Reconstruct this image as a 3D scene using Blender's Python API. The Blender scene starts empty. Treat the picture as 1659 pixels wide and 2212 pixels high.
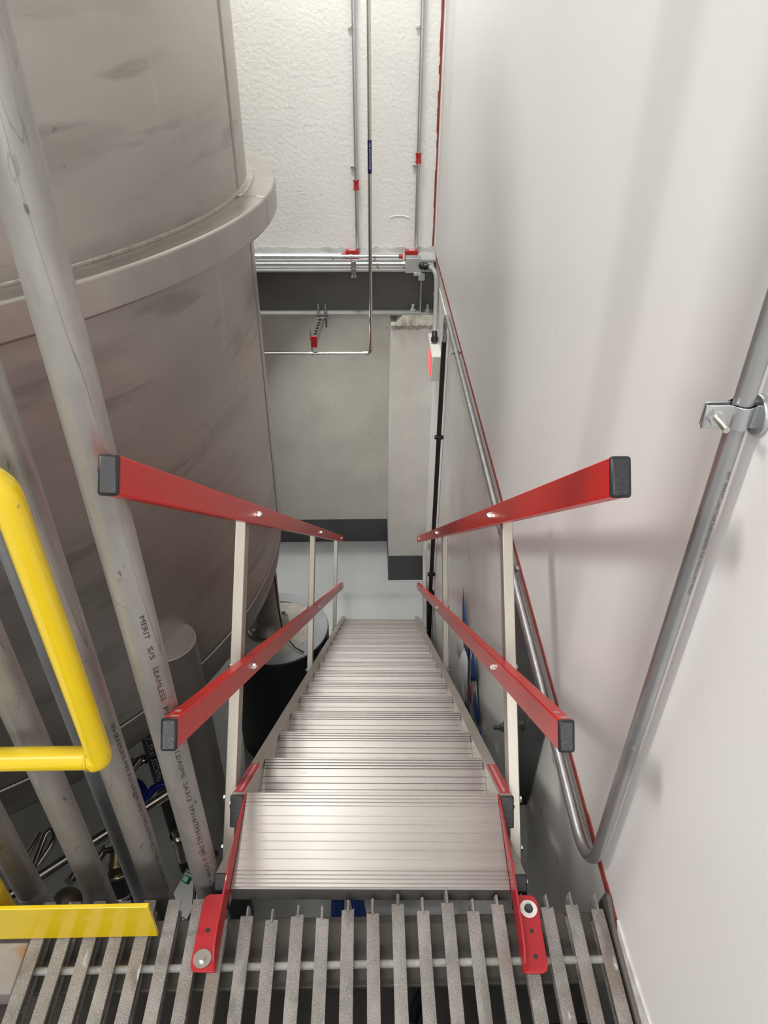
import bpy, bmesh, math, random
from mathutils import Vector, Matrix
random.seed(7)
PI = math.pi
sc = bpy.context.scene
COL = sc.collection

# ------------------------------------------------------------------ materials
def mat(name, base, rough=.5, metal=0., var=.0, vscale=6., bump=0., bscale=60., stretch=(1,1,1),
        coat=0., spots=None, emis=None, rvar=0., spec=.5, fine=0., fscale=300., streak=None, aniso=0., lines=None):
    m = bpy.data.materials.new(name); m.use_nodes = True
    nt = m.node_tree; N = nt.nodes; L = nt.links
    b = N['Principled BSDF']
    b.inputs['Roughness'].default_value = rough
    b.inputs['Metallic'].default_value = metal
    b.inputs['Specular IOR Level'].default_value = spec
    if coat: 
        b.inputs['Coat Weight'].default_value = coat; b.inputs['Coat Roughness'].default_value = .08
    base = tuple(base) + (1,)
    tc = N.new('ShaderNodeTexCoord'); mp = N.new('ShaderNodeMapping')
    mp.inputs['Scale'].default_value = stretch
    L.new(tc.outputs['Object'], mp.inputs['Vector'])
    vec = mp.outputs['Vector']
    col = None
    if var:
        n = N.new('ShaderNodeTexNoise'); n.inputs['Scale'].default_value = vscale
        n.inputs['Detail'].default_value = 6; n.inputs['Roughness'].default_value = .6
        L.new(vec, n.inputs['Vector'])
        r = N.new('ShaderNodeValToRGB')
        r.color_ramp.elements[0].position = .3; r.color_ramp.elements[1].position = .7
        r.color_ramp.elements[0].color = tuple(c*(1-var) for c in base[:3])+(1,)
        r.color_ramp.elements[1].color = tuple(min(1, c*(1+var)) for c in base[:3])+(1,)
        L.new(n.outputs['Fac'], r.inputs['Fac']); col = r.outputs['Color']
        if rvar:
            mr = N.new('ShaderNodeMapRange')
            mr.inputs['To Min'].default_value = rough-rvar; mr.inputs['To Max'].default_value = rough+rvar
            L.new(n.outputs['Fac'], mr.inputs['Value']); L.new(mr.outputs['Result'], b.inputs['Roughness'])
    def mix(colin, fac, c2):
        x = N.new('ShaderNodeMix'); x.data_type = 'RGBA'
        L.new(fac, x.inputs[0])
        if colin is None: x.inputs[6].default_value = base
        else: L.new(colin, x.inputs[6])
        x.inputs[7].default_value = tuple(c2)+(1,)
        return x.outputs[2]
    if fine:
        n = N.new('ShaderNodeTexNoise'); n.inputs['Scale'].default_value = fscale; n.inputs['Detail'].default_value = 3
        L.new(tc.outputs['Object'], n.inputs['Vector'])
        r = N.new('ShaderNodeValToRGB'); r.color_ramp.elements[0].position = .55; r.color_ramp.elements[1].position = .72
        r.color_ramp.elements[0].color = (0,0,0,1); r.color_ramp.elements[1].color = (fine,)*3+(1,)
        L.new(n.outputs['Fac'], r.inputs['Fac'])
        col = mix(col, r.outputs['Color'], tuple(min(1, c*2.4+.1) for c in base[:3]))
    if spots:   # list of (scale, lo, hi, colour, strength, stretch)
        for (s, lo, hi, c2, st, sx) in spots:
            mp2 = N.new('ShaderNodeMapping'); mp2.inputs['Scale'].default_value = sx
            mp2.inputs['Location'].default_value = (s*.37, s*.11, s*.23)
            L.new(tc.outputs['Object'], mp2.inputs['Vector'])
            n = N.new('ShaderNodeTexNoise'); n.inputs['Scale'].default_value = s; n.inputs['Detail'].default_value = 5
            L.new(mp2.outputs['Vector'], n.inputs['Vector'])
            r = N.new('ShaderNodeValToRGB'); r.color_ramp.elements[0].position = lo; r.color_ramp.elements[1].position = hi
            r.color_ramp.elements[0].color = (0,0,0,1); r.color_ramp.elements[1].color = (st,)*3+(1,)
            L.new(n.outputs['Fac'], r.inputs['Fac'])
            col = mix(col, r.outputs['Color'], c2)
    if lines:   # list of (scale, width, colour, strength, stretch): thin wandering hairlines
        for (sl, w, c2, st, sx) in lines:
            mp3 = N.new('ShaderNodeMapping'); mp3.inputs['Scale'].default_value = sx; mp3.inputs['Location'].default_value = (sl*.7, sl*.3, .2*sl)
            L.new(tc.outputs['Object'], mp3.inputs['Vector'])
            n = N.new('ShaderNodeTexNoise'); n.inputs['Scale'].default_value = sl; n.inputs['Detail'].default_value = 3
            L.new(mp3.outputs['Vector'], n.inputs['Vector'])
            r = N.new('ShaderNodeValToRGB'); e = r.color_ramp.elements
            e[0].position = .5-w; e[0].color = (0,0,0,1); e[1].position = .5; e[1].color = (st,)*3+(1,)
            x = r.color_ramp.elements.new(.5+w); x.color = (0,0,0,1)
            L.new(n.outputs['Fac'], r.inputs['Fac']); col = mix(col, r.outputs['Color'], c2)
    if aniso:
        cv = N.new('ShaderNodeCombineXYZ'); cv.inputs[1].default_value = 1.
        b.inputs['Anisotropic'].default_value = aniso; L.new(cv.outputs[0], b.inputs['Tangent'])
    if col is None: b.inputs['Base Color'].default_value = base
    else: L.new(col, b.inputs['Base Color'])
    if bump:
        n = N.new('ShaderNodeTexNoise'); n.inputs['Scale'].default_value = bscale; n.inputs['Detail'].default_value = 4
        L.new(vec, n.inputs['Vector'])
        bp = N.new('ShaderNodeBump'); bp.inputs['Strength'].default_value = bump; bp.inputs['Distance'].default_value = .004
        L.new(n.outputs['Fac'], bp.inputs['Height']); L.new(bp.outputs['Normal'], b.inputs['Normal'])
    if emis:
        b.inputs['Emission Color'].default_value = tuple(emis[:3])+(1,); b.inputs['Emission Strength'].default_value = emis[3]
    return m

M = {}
M['drywall'] = mat('painted drywall', (.80,.785,.775), .42, var=.02, vscale=1.2, bump=.12, bscale=35,
                   spots=[(9,.74,.78,(.88,.88,.86),.5,(1,1,1))])
M['plaster'] = mat('rough white plaster', (.84,.84,.80), .6, var=.03, vscale=3, bump=.9, bscale=38)
M['lowwall'] = mat('painted concrete wall', (.74,.725,.69), .36, var=.12, vscale=2.2, bump=.25, bscale=14,
                   spots=[(16,.70,.72,(.06,.055,.05),.8,(1,.6,2.2)), (5,.66,.72,(.62,.61,.58),.4,(1,1,.3))])
M['recess'] = mat('grey green concrete', (.66,.65,.585), .5, var=.10, vscale=2.5, bump=.2, bscale=12,
                  spots=[(22,.73,.75,(.10,.10,.08),.7,(1,1,1.5)), (4,.62,.7,(.66,.65,.585),.4,(.3,1,1))])
M['column'] = mat('column paint', (.70,.68,.635), .45, var=.06, vscale=4, bump=.5, bscale=16)
M['rawconc'] = mat('raw broken concrete', (.40,.38,.33), .9, var=.35, vscale=14, bump=1., bscale=45)
M['band'] = mat('dark grey base paint', (.075,.080,.082), .4, var=.08, vscale=5)
M['floor'] = mat('grey epoxy floor', (.47,.49,.485), .22, var=.05, vscale=2, bump=.04, bscale=20)
M['ceil'] = mat('ceiling paint', (.75,.75,.73), .8, var=.02)
M['alu'] = mat('mill aluminium', (.43,.405,.385), .37, .85, aniso=.6, var=.07, vscale=3, stretch=(.4,22,22), bump=.05, bscale=30, rvar=.06,
               spots=[(26,.70,.73,(.30,.26,.20),.6,(.5,2,2))])
M['alustr'] = mat('aluminium tube', (.62,.585,.53), .42, .85, var=.06, vscale=4, bump=.04, bscale=40)
M['steel'] = mat('bolt steel', (.62,.61,.58), .28, 1.)
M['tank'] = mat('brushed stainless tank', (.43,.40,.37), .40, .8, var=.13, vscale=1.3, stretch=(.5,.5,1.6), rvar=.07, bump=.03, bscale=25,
                spots=[(2.2,.54,.72,(.27,.25,.225),.6,(.5,.5,2.6)), (5,.60,.68,(.24,.225,.20),.5,(.35,.35,2.2)), (14,.71,.74,(.16,.145,.13),.6,(1,1,1.4)), (6,.64,.74,(.52,.49,.46),.5,(1.6,1.6,.4))])
M['tankring'] = mat('polished tank ring', (.42,.395,.365), .30, .85, var=.14, vscale=4, stretch=(1,1,.4), rvar=.08, bump=.35, bscale=7)
M['weld'] = mat('weld bead', (.46,.43,.395), .3, .9, var=.2, vscale=40, bump=.5, bscale=120)
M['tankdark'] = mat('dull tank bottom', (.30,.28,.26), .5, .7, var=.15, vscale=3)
M['pipe'] = mat('dull stainless pipe', (.37,.355,.335), .42, .6, var=.24, vscale=9, stretch=(1,1,.35), rvar=.08, bump=.08, bscale=70, lines=[(9,.004,(.05,.045,.04),.5,(1,1,.05)), (16,.003,(.10,.09,.08),.4,(1,1,.12))],
                spots=[(9,.62,.72,(.24,.235,.21),.6,(1,1,.5)), (30,.70,.73,(.06,.06,.055),.7,(1.4,1.4,.6)), (7,.66,.75,(.50,.32,.32),.35,(1,1,.5))])
M['pipedull'] = mat('zinc grey pipe', (.30,.31,.325), .5, .6, var=.12, vscale=6)
M['emt'] = mat('galvanised conduit', (.43,.44,.45), .38, .85, var=.16, vscale=18, stretch=(1,1,.3), bump=.06, bscale=90,
               spots=[(40,.66,.72,(.68,.68,.70),.6,(1,1,.5))])
M['emtfar'] = mat('zinc conduit', (.52,.54,.555), .36, .9, var=.06, vscale=10)
M['inox'] = mat('bright stainless tube', (.66,.63,.57), .18, 1., var=.05, vscale=9)
M['red'] = mat('red gloss paint', (.56,.013,.011), .33, spec=.35, coat=.12, var=.05, vscale=6, bump=.03, bscale=50)
M['redmat'] = mat('red powder coat', (.42,.022,.030), .45, spec=.35, var=.10, vscale=9, coat=.15)
M['caulk'] = mat('red fire sealant', (.26,.045,.035), .6, var=.2, vscale=40, bump=.5, bscale=90)
M['redbox'] = mat('red box paint', (.42,.02,.025), .4)
M['decal'] = mat('red warning decal', (.50,.035,.05), .3)
M['white'] = mat('white print', (.85,.82,.80), .5)
M['ink'] = mat('black stencil ink', (.03,.03,.03), .6)
M['emboss'] = mat('dark stamped print', (.10,.10,.105), .6)
M['blk'] = mat('black plastic', (.014,.014,.016), .38, bump=.12, bscale=220)
M['rubber'] = mat('black rubber', (.012,.012,.013), .5)
M['yel'] = mat('yellow enamel', (.72,.51,.008), .24, coat=.5, var=.04, vscale=5, bump=.07, bscale=42,
               spots=[(34,.72,.74,(.20,.15,.03),.6,(1,1,1))])
M['frp'] = mat('grit grey grating', (.25,.233,.215), .75, var=.28, vscale=11, bump=.9, bscale=330, fine=.5, fscale=420,
               spots=[(8,.55,.70,(.20,.15,.115),.6,(1,.6,1)), (19,.58,.66,(.11,.10,.095),.5,(1,.5,1)), (26,.66,.70,(.62,.61,.58),.9,(1,.4,1))])
M['frprod'] = mat('grating rod', (.34,.33,.31), .6, var=.3, vscale=30, bump=.2, bscale=120)
M['galvbeam'] = mat('grimy shade-darkened steel', (.10,.09,.078), .6, var=.22, vscale=7, bump=.1, bscale=40,  # base colour darkened to carry the bars' shadow, besides the dirt
                    spots=[(13,.60,.70,(.10,.09,.075),.8,(1,1,1))])
M['plate'] = mat('rusty support plate', (.26,.24,.22), .7, var=.2, vscale=9, spots=[(10,.56,.64,(.27,.12,.05),.9,(1,1,1))], bump=.2, bscale=40)
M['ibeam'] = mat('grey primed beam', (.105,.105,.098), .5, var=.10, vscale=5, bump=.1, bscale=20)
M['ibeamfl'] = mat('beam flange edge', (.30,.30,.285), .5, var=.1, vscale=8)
M['boxgrey'] = mat('grey enclosure', (.48,.49,.49), .45, .3)
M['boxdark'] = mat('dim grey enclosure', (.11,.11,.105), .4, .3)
M['post'] = mat('anodised post', (.46,.43,.385), .45, .7, var=.06, vscale=4, bump=.04, bscale=40)
M['strut'] = mat('zinc strut', (.36,.36,.35), .4, .8)
M['flex'] = mat('grey flex conduit', (.34,.34,.335), .5)
M['signbody'] = mat('sign housing', (.66,.64,.59), .5)
M['signred'] = mat('lit red sign face', (.8,.05,.06), .3, emis=(1.,.07,.08,.9))
M['bluelabel'] = mat('navy pipe label', (.008,.012,.075), .35)
M['navyblack'] = mat('black navy label', (.006,.007,.016), .35)
M['tape'] = mat('blue masking tape', (.008,.055,.22), .6, var=.15, vscale=20)
M['paper'] = mat('white paper', (.66,.67,.68), .5, var=.05, vscale=20)
M['bluehose'] = mat('blue hose', (.006,.02,.26), .35)
M['blueleg'] = mat('blue painted steel', (.01,.05,.28), .4)
M['gusset'] = mat('dark steel plate', (.075,.077,.08), .55, .4, var=.2, vscale=8, bump=.15, bscale=40)
M['pedside'] = mat('dark navy base paint', (.010,.013,.018), .45)
M['pedtop'] = mat('grey painted pad', (.34,.36,.375), .3, var=.1, vscale=8, bump=.25, bscale=25)
M['grout'] = mat('rough grout', (.42,.41,.35), .8, var=.25, vscale=9, bump=.9, bscale=28)
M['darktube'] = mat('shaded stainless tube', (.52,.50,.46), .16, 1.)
M['brass'] = mat('dark brass valve', (.16,.12,.06), .3, .9)
M['green'] = mat('green push button', (.01,.18,.10), .35)
M['bronze'] = mat('brown float ball', (.10,.075,.055), .4, .3)
M['tan'] = mat('tan tag', (.42,.34,.24), .6)
M['gasket'] = mat('dark seam', (.03,.028,.026), .7)

# ------------------------------------------------------------------ mesh builder
class MB:
    def __init__(s): s.bm = bmesh.new()
    def _add(s, vs, fs):
        b = [s.bm.verts.new(v) for v in vs]
        for f in fs:
            try: s.bm.faces.new([b[i] for i in f])
            except ValueError: pass
        return s
    def box(s, c, d, R=None):
        c = Vector(c); x, y, z = d[0]/2, d[1]/2, d[2]/2
        vs = [Vector(p) for p in ((-x,-y,-z),(x,-y,-z),(x,y,-z),(-x,y,-z),(-x,-y,z),(x,-y,z),(x,y,z),(-x,y,z))]
        if R is not None: vs = [R @ v for v in vs]
        return s._add([c+v for v in vs], [(3,2,1,0),(4,5,6,7),(0,1,5,4),(1,2,6,5),(2,3,7,6),(3,0,4,7)])
    def box2(s, a, b):
        return s.box([(p+q)/2 for p, q in zip(a, b)], [abs(q-p) for p, q in zip(a, b)])
    def prism(s, poly, ext, plane='yz'):
        """poly: 2D points; ext: (lo,hi) along the remaining axis"""
        n = len(poly); lo, hi = ext
        def P(p, e): return {'yz': (e, p[0], p[1]), 'xy': (p[0], p[1], e), 'xz': (p[0], e, p[1])}[plane]
        vs = [P(p, lo) for p in poly] + [P(p, hi) for p in poly]
        fs = [tuple(range(n))[::-1], tuple(range(n, 2*n))] + [(i, (i+1) % n, n+(i+1) % n, n+i) for i in range(n)]
        return s._add(vs, fs)
    def tube(s, pts, r, seg=16, caps=True):
        pts = [Vector(p) for p in pts]; n = len(pts)
        rr = r if isinstance(r, (list, tuple)) else [r]*n
        T = []
        for i in range(n):
            a = pts[max(i-1, 0)]; b = pts[min(i+1, n-1)]; T.append((b-a).normalized())
        up = Vector((0,0,1)) if abs(T[0].z) < .9 else Vector((0,1,0))
        u = T[0].cross(up).normalized(); v = T[0].cross(u).normalized()
        vs = []
        for i in range(n):
            if i:
                q = T[i-1].rotation_difference(T[i]); u = q @ u; v = q @ v
            for k in range(seg):
                t = 2*PI*k/seg; vs.append(pts[i] + (u*math.cos(t)+v*math.sin(t))*rr[i])
        fs = [(i*seg+k, i*seg+(k+1) % seg, (i+1)*seg+(k+1) % seg, (i+1)*seg+k) for i in range(n-1) for k in range(seg)]
        if caps: fs += [tuple(range(seg))[::-1], tuple((n-1)*seg+k for k in range(seg))]
        return s._add(vs, fs)
    def cyl(s, p, q, r, seg=16): return s.tube([p, q], r, seg)
    def lathe(s, prof, c=(0,0,0), seg=48, closed=True, a0=0., a1=2*PI):
        """prof: list of (radius,z) revolved about z through c"""
        n = len(prof); full = abs(a1-a0-2*PI) < 1e-6; m = seg if full else seg+1
        vs = []
        for k in range(m):
            t = a0+(a1-a0)*k/seg
            for (r, z) in prof: vs.append((c[0]+r*math.cos(t), c[1]+r*math.sin(t), c[2]+z))
        fs = []
        for k in range(seg):
            k2 = (k+1) % m
            for i in range(n if closed else n-1):
                j = (i+1) % n; fs.append((k*n+i, k2*n+i, k2*n+j, k*n+j))
        if not full and closed: fs += [tuple(range(n)), tuple(range((m-1)*n, m*n))[::-1]]
        return s._add(vs, fs)
    def disc(s, c, r, h, seg=32, n=(0,0,1)):
        c = Vector(c); n = Vector(n).normalized(); return s.tube([c, c+n*h], r, seg)
    def hexa(s, c, r, h, n): return s.disc(c, r, h, 6, n)
    def sphere(s, c, r, seg=20, sz=1.):
        prof = [(max(1e-4, r*math.cos(t)), r*math.sin(t)*sz) for t in [(-PI/2)+PI*i/12 for i in range(13)]]
        return s.lathe(prof, c, seg, closed=False)
    def build(s, name, m, parent=None, bevel=0., smooth=35, xf=None):
        bm = s.bm
        bmesh.ops.remove_doubles(bm, verts=bm.verts, dist=1e-6)
        bmesh.ops.recalc_face_normals(bm, faces=bm.faces)
        me = bpy.data.meshes.new(name)
        off = Vector((0,0,0))
        if parent is not None and '_o' not in parent:
            off = OFFS.get(parent.name, Vector((0,0,0)))
        bmesh.ops.translate(bm, verts=bm.verts, vec=-off)
        bm.to_mesh(me); bm.free()
        return finish(me, name, m, parent, bevel, smooth)
OFFS = {}
def finish(me, name, m, parent, bevel=0., smooth=35):
    me.materials.append(m if not isinstance(m, str) else M[m])
    for p in me.polygons: p.use_smooth = True
    me.set_sharp_from_angle(angle=math.radians(smooth))
    o = bpy.data.objects.new(name, me); COL.objects.link(o)
    if parent is not None:
        o.parent = parent; OFFS[o.name] = OFFS.get(parent.name, Vector((0,0,0)))
    if bevel:
        b = o.modifiers.new('bevel', 'BEVEL'); b.width = bevel; b.segments = 2; b.limit_method = 'ANGLE'; b.angle_limit = math.radians(40)
    return o
def thing(name, label, cat, loc=(0,0,0), group=None, rotz=0., base=None):
    """an Empty; children are modelled in the frame whose origin is 'base' (default: loc)"""
    o = bpy.data.objects.new(name, None); COL.objects.link(o); o.empty_display_size = .1
    o.location = loc; o.rotation_euler = (0,0,rotz)
    OFFS[o.name] = Vector(base if base is not None else loc)
    o['label'] = label; o['category'] = cat
    if group: o['group'] = group
    return o
def tag(o, label, cat, group=None):
    o['label'] = label; o['category'] = cat
    if group: o['group'] = group
    return o
def struct(o): o['kind'] = 'structure'; return o
def arc(c, r, t0, t1, n, ax0, ax1):
    c = Vector(c); a = Vector(ax0); b = Vector(ax1)
    return [c + a*r*math.cos(t0+(t1-t0)*i/n) + b*r*math.sin(t0+(t1-t0)*i/n) for i in range(n+1)]
def rrect(w, h, r, n=4):
    pts = []
    for cx, cy, t0 in ((w/2-r, h/2-r, 0), (-w/2+r, h/2-r, PI/2), (-w/2+r, -h/2+r, PI), (w/2-r, -h/2+r, 3*PI/2)):
        for i in range(n+1):
            t = t0+PI/2*i/n; pts.append((cx+r*math.cos(t), cy+r*math.sin(t)))
    return pts
def text_mesh(body, size, sx=1., ext=0., spacing=1.):
    cu = bpy.data.curves.new('t', 'FONT'); cu.body = body; cu.size = size; cu.extrude = ext; cu.resolution_u = 2
    cu.space_character = spacing
    ob = bpy.data.objects.new('t', cu); COL.objects.link(ob)
    bpy.context.view_layer.update()
    me = bpy.data.meshes.new_from_object(ob)
    bpy.data.objects.remove(ob); bpy.data.curves.remove(cu)
    bm = bmesh.new(); bm.from_mesh(me); bpy.data.meshes.remove(me)
    bmesh.ops.triangulate(bm, faces=bm.faces)
    return bm
def pipe_text(words, cx, cy, r, phi0, h, m, parent, name='printed_text', up=False):
    """words: (text, z_start, z_end); runs down a vertical pipe at (cx,cy), baseline at phi0 measured from -Y towards +X"""
    big = bmesh.new()
    for (w, z0, z1) in words:
        bm = text_mesh(w, h/.7)
        xs = [v.co.x for v in bm.verts]; x0, x1 = min(xs), max(xs)
        vm = {}
        for v in bm.verts:
            x = (v.co.x-x0)/(x1-x0); y = v.co.y
            if not up: z = z0+(z1-z0)*x; ph = phi0+y/r
            else: z = z1+(z0-z1)*x; ph = phi0-y/r
            vm[v] = big.verts.new((cx+(r+.0006)*math.sin(ph), cy-(r+.0006)*math.cos(ph), z))
        for f in bm.faces:
            try: big.faces.new([vm[v] for v in f.verts])
            except ValueError: pass
        bm.free()
    me = bpy.data.meshes.new(name)
    bmesh.ops.translate(big, verts=big.verts, vec=-OFFS.get(parent.name, Vector((0,0,0))))
    big.to_mesh(me); big.free()
    return finish(me, name, m, parent)

# ------------------------------------------------------------------ key dimensions (metres; z = 0 at the grating, y runs away from the camera)
ZF = -3.021          # lower floor
WX = .52             # right wall
YU, YL, YP = 5.66, 5.957, 5.341   # upper back wall, lower back wall, column front
ZT = 4.9             # ceiling

# ------------------------------------------------------------------ the room
mb = MB(); mb.box2((-7, -3.5, ZF-.2), (WX+.3, YL+.3, ZF)); struct(mb.build('floor', 'floor'))
mb = MB(); mb.box2((WX, -3.5, .012), (WX+.3, YU+.3, ZT)); struct(mb.build('wall_right', 'drywall'))
mb = MB(); mb.box2((WX+.002, -3.5, ZF), (WX+.3, YL+.3, -.004)); struct(mb.build('wall_right_lower', 'lowwall'))
mb = MB()
mb.box2((-7, YU, .03), (WX, YU+.3, ZT)); struct(mb.build('wall_back', 'plaster'))
mb = MB(); mb.box2((-7, YL, ZF+.297), (WX, YL+.3, -.03)); struct(mb.build('wall_back_lower', 'recess'))
mb = MB(); mb.box2((-7, YL-.002, ZF), (WX, YL+.3, ZF+.297)); struct(mb.build('baseboard_back', 'band'))
mb = MB(); mb.box2((-7, YL-.014, ZF), (.185, YL-.002, ZF+.012)); struct(mb.build('trim_1', mat('cove bead', (.55,.56,.54), .4)))
mb = MB(); mb.box2((-7.2, -3.5, ZF), (-7, YL+.3, ZT)); struct(mb.build('wall_left', 'drywall'))
mb = MB(); mb.box2((-7, -3.7, ZF), (WX+.3, -3.5, ZT)); struct(mb.build('wall_front', 'drywall'))
mb = MB(); mb.box2((-7.2, -3.7, ZT), (WX+.3, YL+.3, ZT+.2)); struct(mb.build('ceiling', 'ceil'))
# floor slab ledge under the upper back wall, rough grout on top
mb = MB()
nx = 46; vs = []; fs = []
def jag(i, a, s): random.seed(i*13+s); return a*(random.random()-.5)
for i in range(nx+1):
    x = -1.05 + (WX+1.05-.001)*i/nx
    prof = [(YU+.02, .050+jag(i,.012,1)), (YU-.008, .046+jag(i,.02,2)), (YU-.022+jag(i,.012,3), .015+jag(i,.012,4)), (5.56, -.018), (5.56, -.034), (YU+.02, -.034)]
    vs += [(x, y, z) for y, z in prof]
for i in range(nx):
    for k in range(6): fs.append((i*6+k, i*6+(k+1) % 6, (i+1)*6+(k+1) % 6, (i+1)*6+k))
fs += [tuple(range(6)), tuple(range(nx*6, nx*6+6))[::-1]]
mb._add(vs, fs); struct(mb.build('trim_2', mat('rough grout ledge', (.40,.40,.385), .8, var=.1, vscale=9, bump=1., bscale=40)))
# plaster patch outline on the upper back wall
mb = MB()
pp = [(.165,.085),(.158,.17),(.150,.22),(.172,.262),(.215,.275),(.27,.272),(.315,.262),(.322,.235),(.318,.19)]
mb.tube([(x+.0, YU+.001, z) for x, z in pp], [.003,.004,.003,.004,.006,.005,.006,.004,.002], 6)
struct(mb.build('trim_3', 'plaster'))
# red fire sealant joints: along the deck line and up the back corner
mb = MB()
n = 120
for i in range(n):
    y0 = .70+(YU-.72)*i/n; y1 = .70+(YU-.72)*(i+1)/n
    random.seed(i); w = .0035+.004*random.random()+(.007 if y0 < .95 else .0)
    mb.box2((WX-.003, y0, -.004-w*.3), (WX+.02, y1, .010+w*.6))
struct(mb.build('trim_4', 'caulk'))
mb = MB()
n = 60
for i in range(n):
    z0 = .03+3.*i/n; z1 = .03+3.*(i+1)/n
    random.seed(i+500); w = .016+.007*random.random()-.004*(1-i/n)
    mb.box2((WX-.010-w, YU-.004, z0), (WX-.012, YU+.02, z1))
struct(mb.build('trim_5', 'caulk'))
# worn drywall edge below the sealant near the deck
mb = MB()
mb.prism([(.30,-.02),(.66,-.02),(.72,.0),(.74,.022),(.66,.028),(.52,.05),(.40,.045),(.30,.05)], (WX-.004, WX+.02), 'yz')
struct(mb.build('trim_6', mat('chipped plaster', (.62,.61,.57), .8, var=.2, vscale=25, bump=.7, bscale=60)))
# column (lower back right) with dark painted foot
mb = MB()
mb.prism([(.176,-2.707),(.176,-.47),(.20,-.445),(.30,-.452),(.40,-.44),(WX+.001,-.45),(WX+.001,-2.707)], (YP, YL), 'xz')
struct(mb.build('wall_column', 'column'))
mb = MB(); mb.box2((.174, YP-.002, ZF), (WX+.001, YL, -2.707)); struct(mb.build('baseboard_column', 'band'))
mb = MB(); mb.box2((.168, YP-.012, ZF), (WX, YP-.002, ZF+.010)); struct(mb.build('trim_7', M['ceil']))
# broken concrete head of the column
mb = MB()
vs = []; fs = []
nx = 26
for i in range(nx+1):
    x = .178+(WX-.182)*i/nx
    t = min(1, max(0, (x-.215)/.05)); top = -.435+.058*t
    prof = [(YP-.004+jag(i,.012,5), -.478+jag(i,.02,6)), (YP-.018+jag(i,.02,7), -.440+jag(i,.014,8)), (YP+.012+jag(i,.012,9), top+jag(i,.008,10)), (YP+.30, top), (YP+.30, -.478)]
    vs += [(x, y, z) for y, z in prof]
for i in range(nx):
    for k in range(5): fs.append((i*5+k, i*5+(k+1) % 5, (i+1)*5+(k+1) % 5, (i+1)*5+k))
fs += [tuple(range(5)), tuple(range(nx*5, nx*5+5))[::-1]]
mb._add(vs, fs); struct(mb.build('trim_8', 'rawconc'))
# painted foot of the right lower wall, only near the column
mb = MB(); mb.box2((WX-.002, 4.62, ZF), (WX+.01, YP, ZF+.297)); struct(mb.build('baseboard_right', 'band'))
mb = MB(); mb.box2((WX-.003, 4.64, ZF+.297), (WX+.01, YP, -.12)); struct(mb.build('trim_9', mat('white painted return', (.70,.70,.67), .5)))
# slab behind the camera; unseen left slab added to block light below the deck
mb = MB(); mb.box2((-7, -3.5, -.5), (WX, -.9, -.06)); mb.box2((-7, -.9, -.3), (-1.02, .79, -.06)); struct(mb.build('floor_upper_and_shade_slab', 'floor'))

# ------------------------------------------------------------------ steel beam on the column
t = thing('steel_beam', 'dark grey steel I-beam spanning below the white upper wall', 'beam', (-.3, 5.46, -.38))
mb = MB(); mb.box2((-1.0, 5.452, -.37), (WX-.02, 5.468, -.05)); mb.build('web', 'ibeam', t)
mb = MB(); mb.box2((-1.0, 5.37, -.052), (WX-.02, 5.555, -.036)); mb.build('top_flange', 'ibeamfl', t, .003)
mb = MB(); mb.box2((-1.0, 5.37, -.380), (WX-.02, 5.555, -.362)); mb.build('bottom_flange', 'ibeamfl', t, .003)
mb = MB(); mb.box2((.395, 5.375, -.362), (.405, 5.452, -.052)); mb.build('stiffener', 'ibeamfl', t)
for x in (.345, .455):
    mb = MB(); mb.cyl((x, 5.40, -.364), (x, 5.40, -.305), .011, 12); mb.hexa((x, 5.40, -.362), .022, .02, (0,0,1)); mb.build('anchor_bolt', 'boxgrey', t)

# ------------------------------------------------------------------ conduits on the back wall
def strap(mb, c, axis, r):   # small one-hole strap: ring plus ear
    c = Vector(c); a = Vector(axis)
    mb.tube([c-a*.006, c+a*.006], r*1.35, 14)
CY = YU-.022
def vconduit(x, label, rest):
    t = thing('conduit', label, 'conduit', (x, CY, .04), 'vertical conduits on the back wall')
    mb = MB(); mb.tube([(x, CY, 2.9), (x, CY, .16), (x, CY-.004, .12), (x, CY-.02, .05)], .0135, 14); mb.build('tube', 'emtfar', t)
    for z in rest['straps']:
        mb = MB(); strap(mb, (x, CY, z), (0,0,1), .0135); mb.box((x-.022, YU-.008, z), (.034, .012, .012)); mb.build('strap', 'steel', t)
    for z in rest['coup']:
        mb = MB(); mb.tube([(x, CY, z-.033), (x, CY, z-.026), (x, CY, z-.012), (x, CY, z+.012), (x, CY, z+.026), (x, CY, z+.033)], [.021,.021,.0175,.0175,.021,.021], 16)
        o = mb.build('coupling', 'redbox', t); o['label'] = 'red coupling'
    return t
vconduit(-.074, 'left vertical zinc conduit with red coupling on white upper wall', dict(straps=(1.437,.606), coup=(.491,1.63)))
vconduit(.369, 'right vertical zinc conduit near the red corner joint of upper wall', dict(straps=(1.44,.615), coup=(.668,)))
def hconduit(x1, y, z, label, straps, end=None):
    t = thing('conduit', label, 'conduit', (-.95, y, z), 'horizontal conduits above the beam')
    mb = MB(); mb.cyl((-.95, y, z), (x1, y, z), .0125, 14); mb.build('tube', 'emtfar', t)
    for x in straps:
        mb = MB(); strap(mb, (x, y, z), (1,0,0), .0125); mb.box((x, y-.004, z-.022), (.012, .03, .022)); mb.build('strap', 'strut', t)
    if end:
        mb = MB(); mb.tube([(x1-.03, y, z), (x1-.012, y, z), (x1-.012, y, z), (x1, y, z)], [.016,.016,.020,.020], 16); mb.build('connector', end, t)
hconduit(-.166, 5.58, .012, 'uppermost horizontal conduit ending at the left red box', (-.26,), 'redbox')
hconduit(.262, 5.47, .034, 'middle horizontal conduit ending at the right red box', (.055, -.12), 'redbox')
hconduit(.278, 5.41, -.002, 'lowest horizontal conduit ending at the grey box', (.075, -.115), 'steel')
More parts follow.
